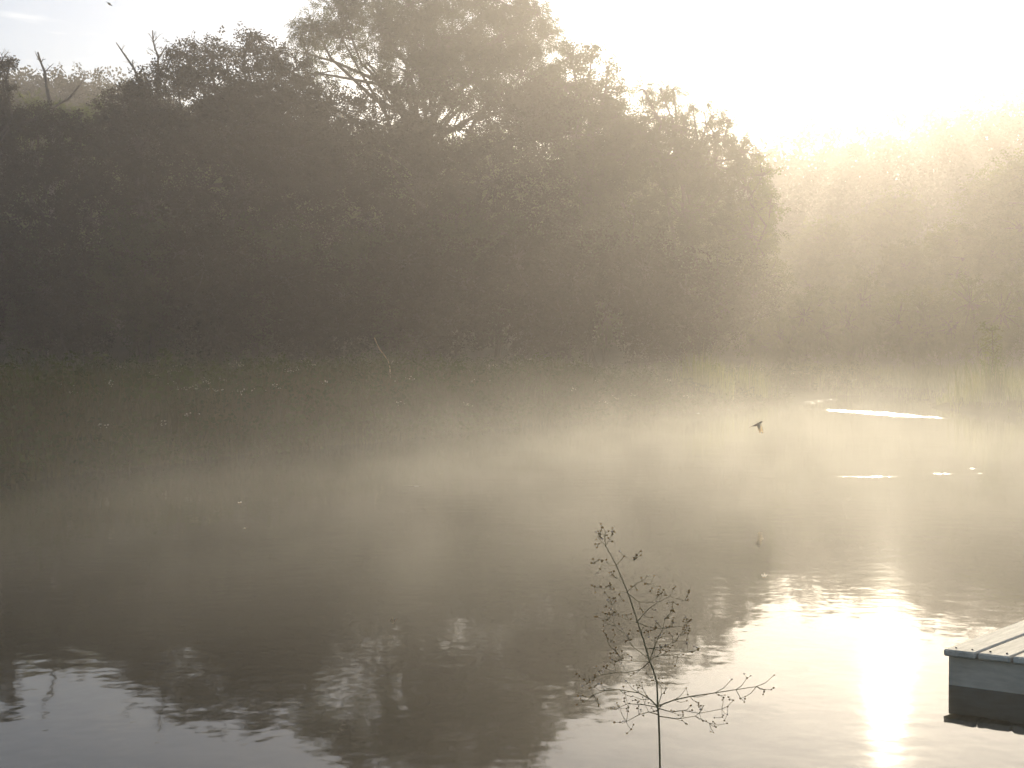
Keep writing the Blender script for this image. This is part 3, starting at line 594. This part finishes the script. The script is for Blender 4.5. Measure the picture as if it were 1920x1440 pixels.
def moth(loc, rz, s, label, tilt=.5, wm='wing'):
    m = MB(); loft(m, [((-.010, 0, 0), .0004, .0004), ((-.006, 0, 0), .0013, .0013), ((0, 0, 0), .0017, .0017), ((.004, 0, 0), .0012, .0012), ((.006, 0, 0), .0003, .0003)], 6)
    e_ = empty('flying_moth', loc, rz); e_.scale = (s,)*3; tag(e_, label, 'insect'); m.build('body', M['straw'], e_)
    for sgn in (-1, 1):
        for (x0, x1, ln) in ((.003, .007, .013), (-.003, -.006, .010)):
            w = MB(); w.add([(x0, 0, .001), (x1+.003, sgn*ln*.7, tilt*ln*.7), (x1, sgn*ln, tilt*ln), (x1-.006, sgn*ln*.75, tilt*ln*.6)], [[0, 1, 2, 3]]); w.build('wing', M[wm], e_, False)
moth(at(450, 943, 5.2), .4, .8, 'pale moth fluttering over the dark water, upper of a pair'); moth(at(460, 991, 5.0), 1.2, .62, 'pale moth fluttering over the dark water, lower of a pair')
moth(at(1433, 1083, 4.2), .2, .8, 'pale moth flying beside the bright sky reflection', 1.4); moth(at(738, 1168, 3.6), 1.0, .6, 'tawny moth flying low over the dark open water', 1.8, 'straw')

# ------------------------------------------------------------------ haze and mist
def vol_mat(name, dens, g, color, noise=False):
    m = mat(name); t = m.node_tree; N = t.nodes.new; l = t.links.new
    o = N('ShaderNodeOutputMaterial'); p = N('ShaderNodeVolumePrincipled'); p.inputs['Color'].default_value = (*color, 1); p.inputs['Anisotropy'].default_value = g; p.inputs['Density'].default_value = dens
    l(p.outputs[0], o.inputs['Volume']); return m, t, p
def boxmesh(name, x0, x1, y0, y1, z0, z1, mt):
    V = [(x, y, z) for x in (x0, x1) for y in (y0, y1) for z in (z0, z1)]
    return mesh_np(name, V, [[0, 1, 3, 2], [4, 6, 7, 5], [0, 4, 5, 1], [2, 3, 7, 6], [0, 2, 6, 4], [1, 5, 7, 3]], mt)
hm, _, _ = vol_mat('haze_air', HAZE_DENSITY, HAZE_G, (1.0, .925, .865))
tag(boxmesh('haze', -225, 225, -70, 270, -2.2, 44, hm), kind='stuff')
mm, t, p = vol_mat('mist_air', .05, .55, (1.0, .96, .89)); N = t.nodes.new; l = t.links.new
g = N('ShaderNodeNewGeometry'); sx = N('ShaderNodeSeparateXYZ'); l(g.outputs['Position'], sx.inputs[0])
def op(k, a, b=None, c=None):
    n = N('ShaderNodeMath'); n.operation = k
    for i, v in enumerate((a, b, c)):
        if v is None: continue
        if isinstance(v, (int, float)): n.inputs[i].default_value = v
        else: l(v, n.inputs[i])
    return n.outputs[0]
mpn = N('ShaderNodeMapping'); mpn.inputs['Scale'].default_value = (.95, .50, 1.1); mpn.inputs['Rotation'].default_value = (0, R(24), R(15)); l(g.outputs['Position'], mpn.inputs['Vector'])
nz = N('ShaderNodeTexNoise'); nz.inputs['Scale'].default_value = 1; nz.inputs['Detail'].default_value = 2.5; nz.inputs['Distortion'].default_value = .5; l(mpn.outputs[0], nz.inputs['Vector'])
wisp = op('MAXIMUM', op('MULTIPLY', op('SUBTRACT', nz.outputs['Fac'], .24), 2.5), .0)
fall = op('EXPONENT', op('MULTIPLY', sx.outputs['Z'], -1.9))
def edge(s, a, b): 
    n = N('ShaderNodeMapRange'); n.interpolation_type = 'SMOOTHSTEP'; l(s, n.inputs[0]); n.inputs[1].default_value = a; n.inputs[2].default_value = b; return n.outputs[0]
fade = op('MULTIPLY', op('MULTIPLY', edge(sx.outputs['X'], -10, 1.5), edge(sx.outputs['X'], 19, 14)), op('MULTIPLY', op('MULTIPLY', edge(sx.outputs['Y'], 3.5, 8), op('MULTIPLY', edge(sx.outputs['Y'], 47, 40), op('SUBTRACT', 1.25, op('MULTIPLY', edge(sx.outputs['Y'], 11, 28), .8)))), edge(sx.outputs['Z'], 1.7, .9)))
l(op('MULTIPLY', op('MULTIPLY', op('MULTIPLY', wisp, fall), fade), MIST_DENSITY), p.inputs['Density'])
mo = boxmesh('mist', -11.5, 19.5, 3.0, 47.5, -.15, 1.75, mm); tag(mo, 'low wisps of morning mist drifting over the pond', 'mist', kind='stuff')
try: mm.cycles.volume_step_rate = .45; mm.cycles.homogeneous_volume = False; hm.cycles.homogeneous_volume = True
except Exception as ex: print('vol', ex)
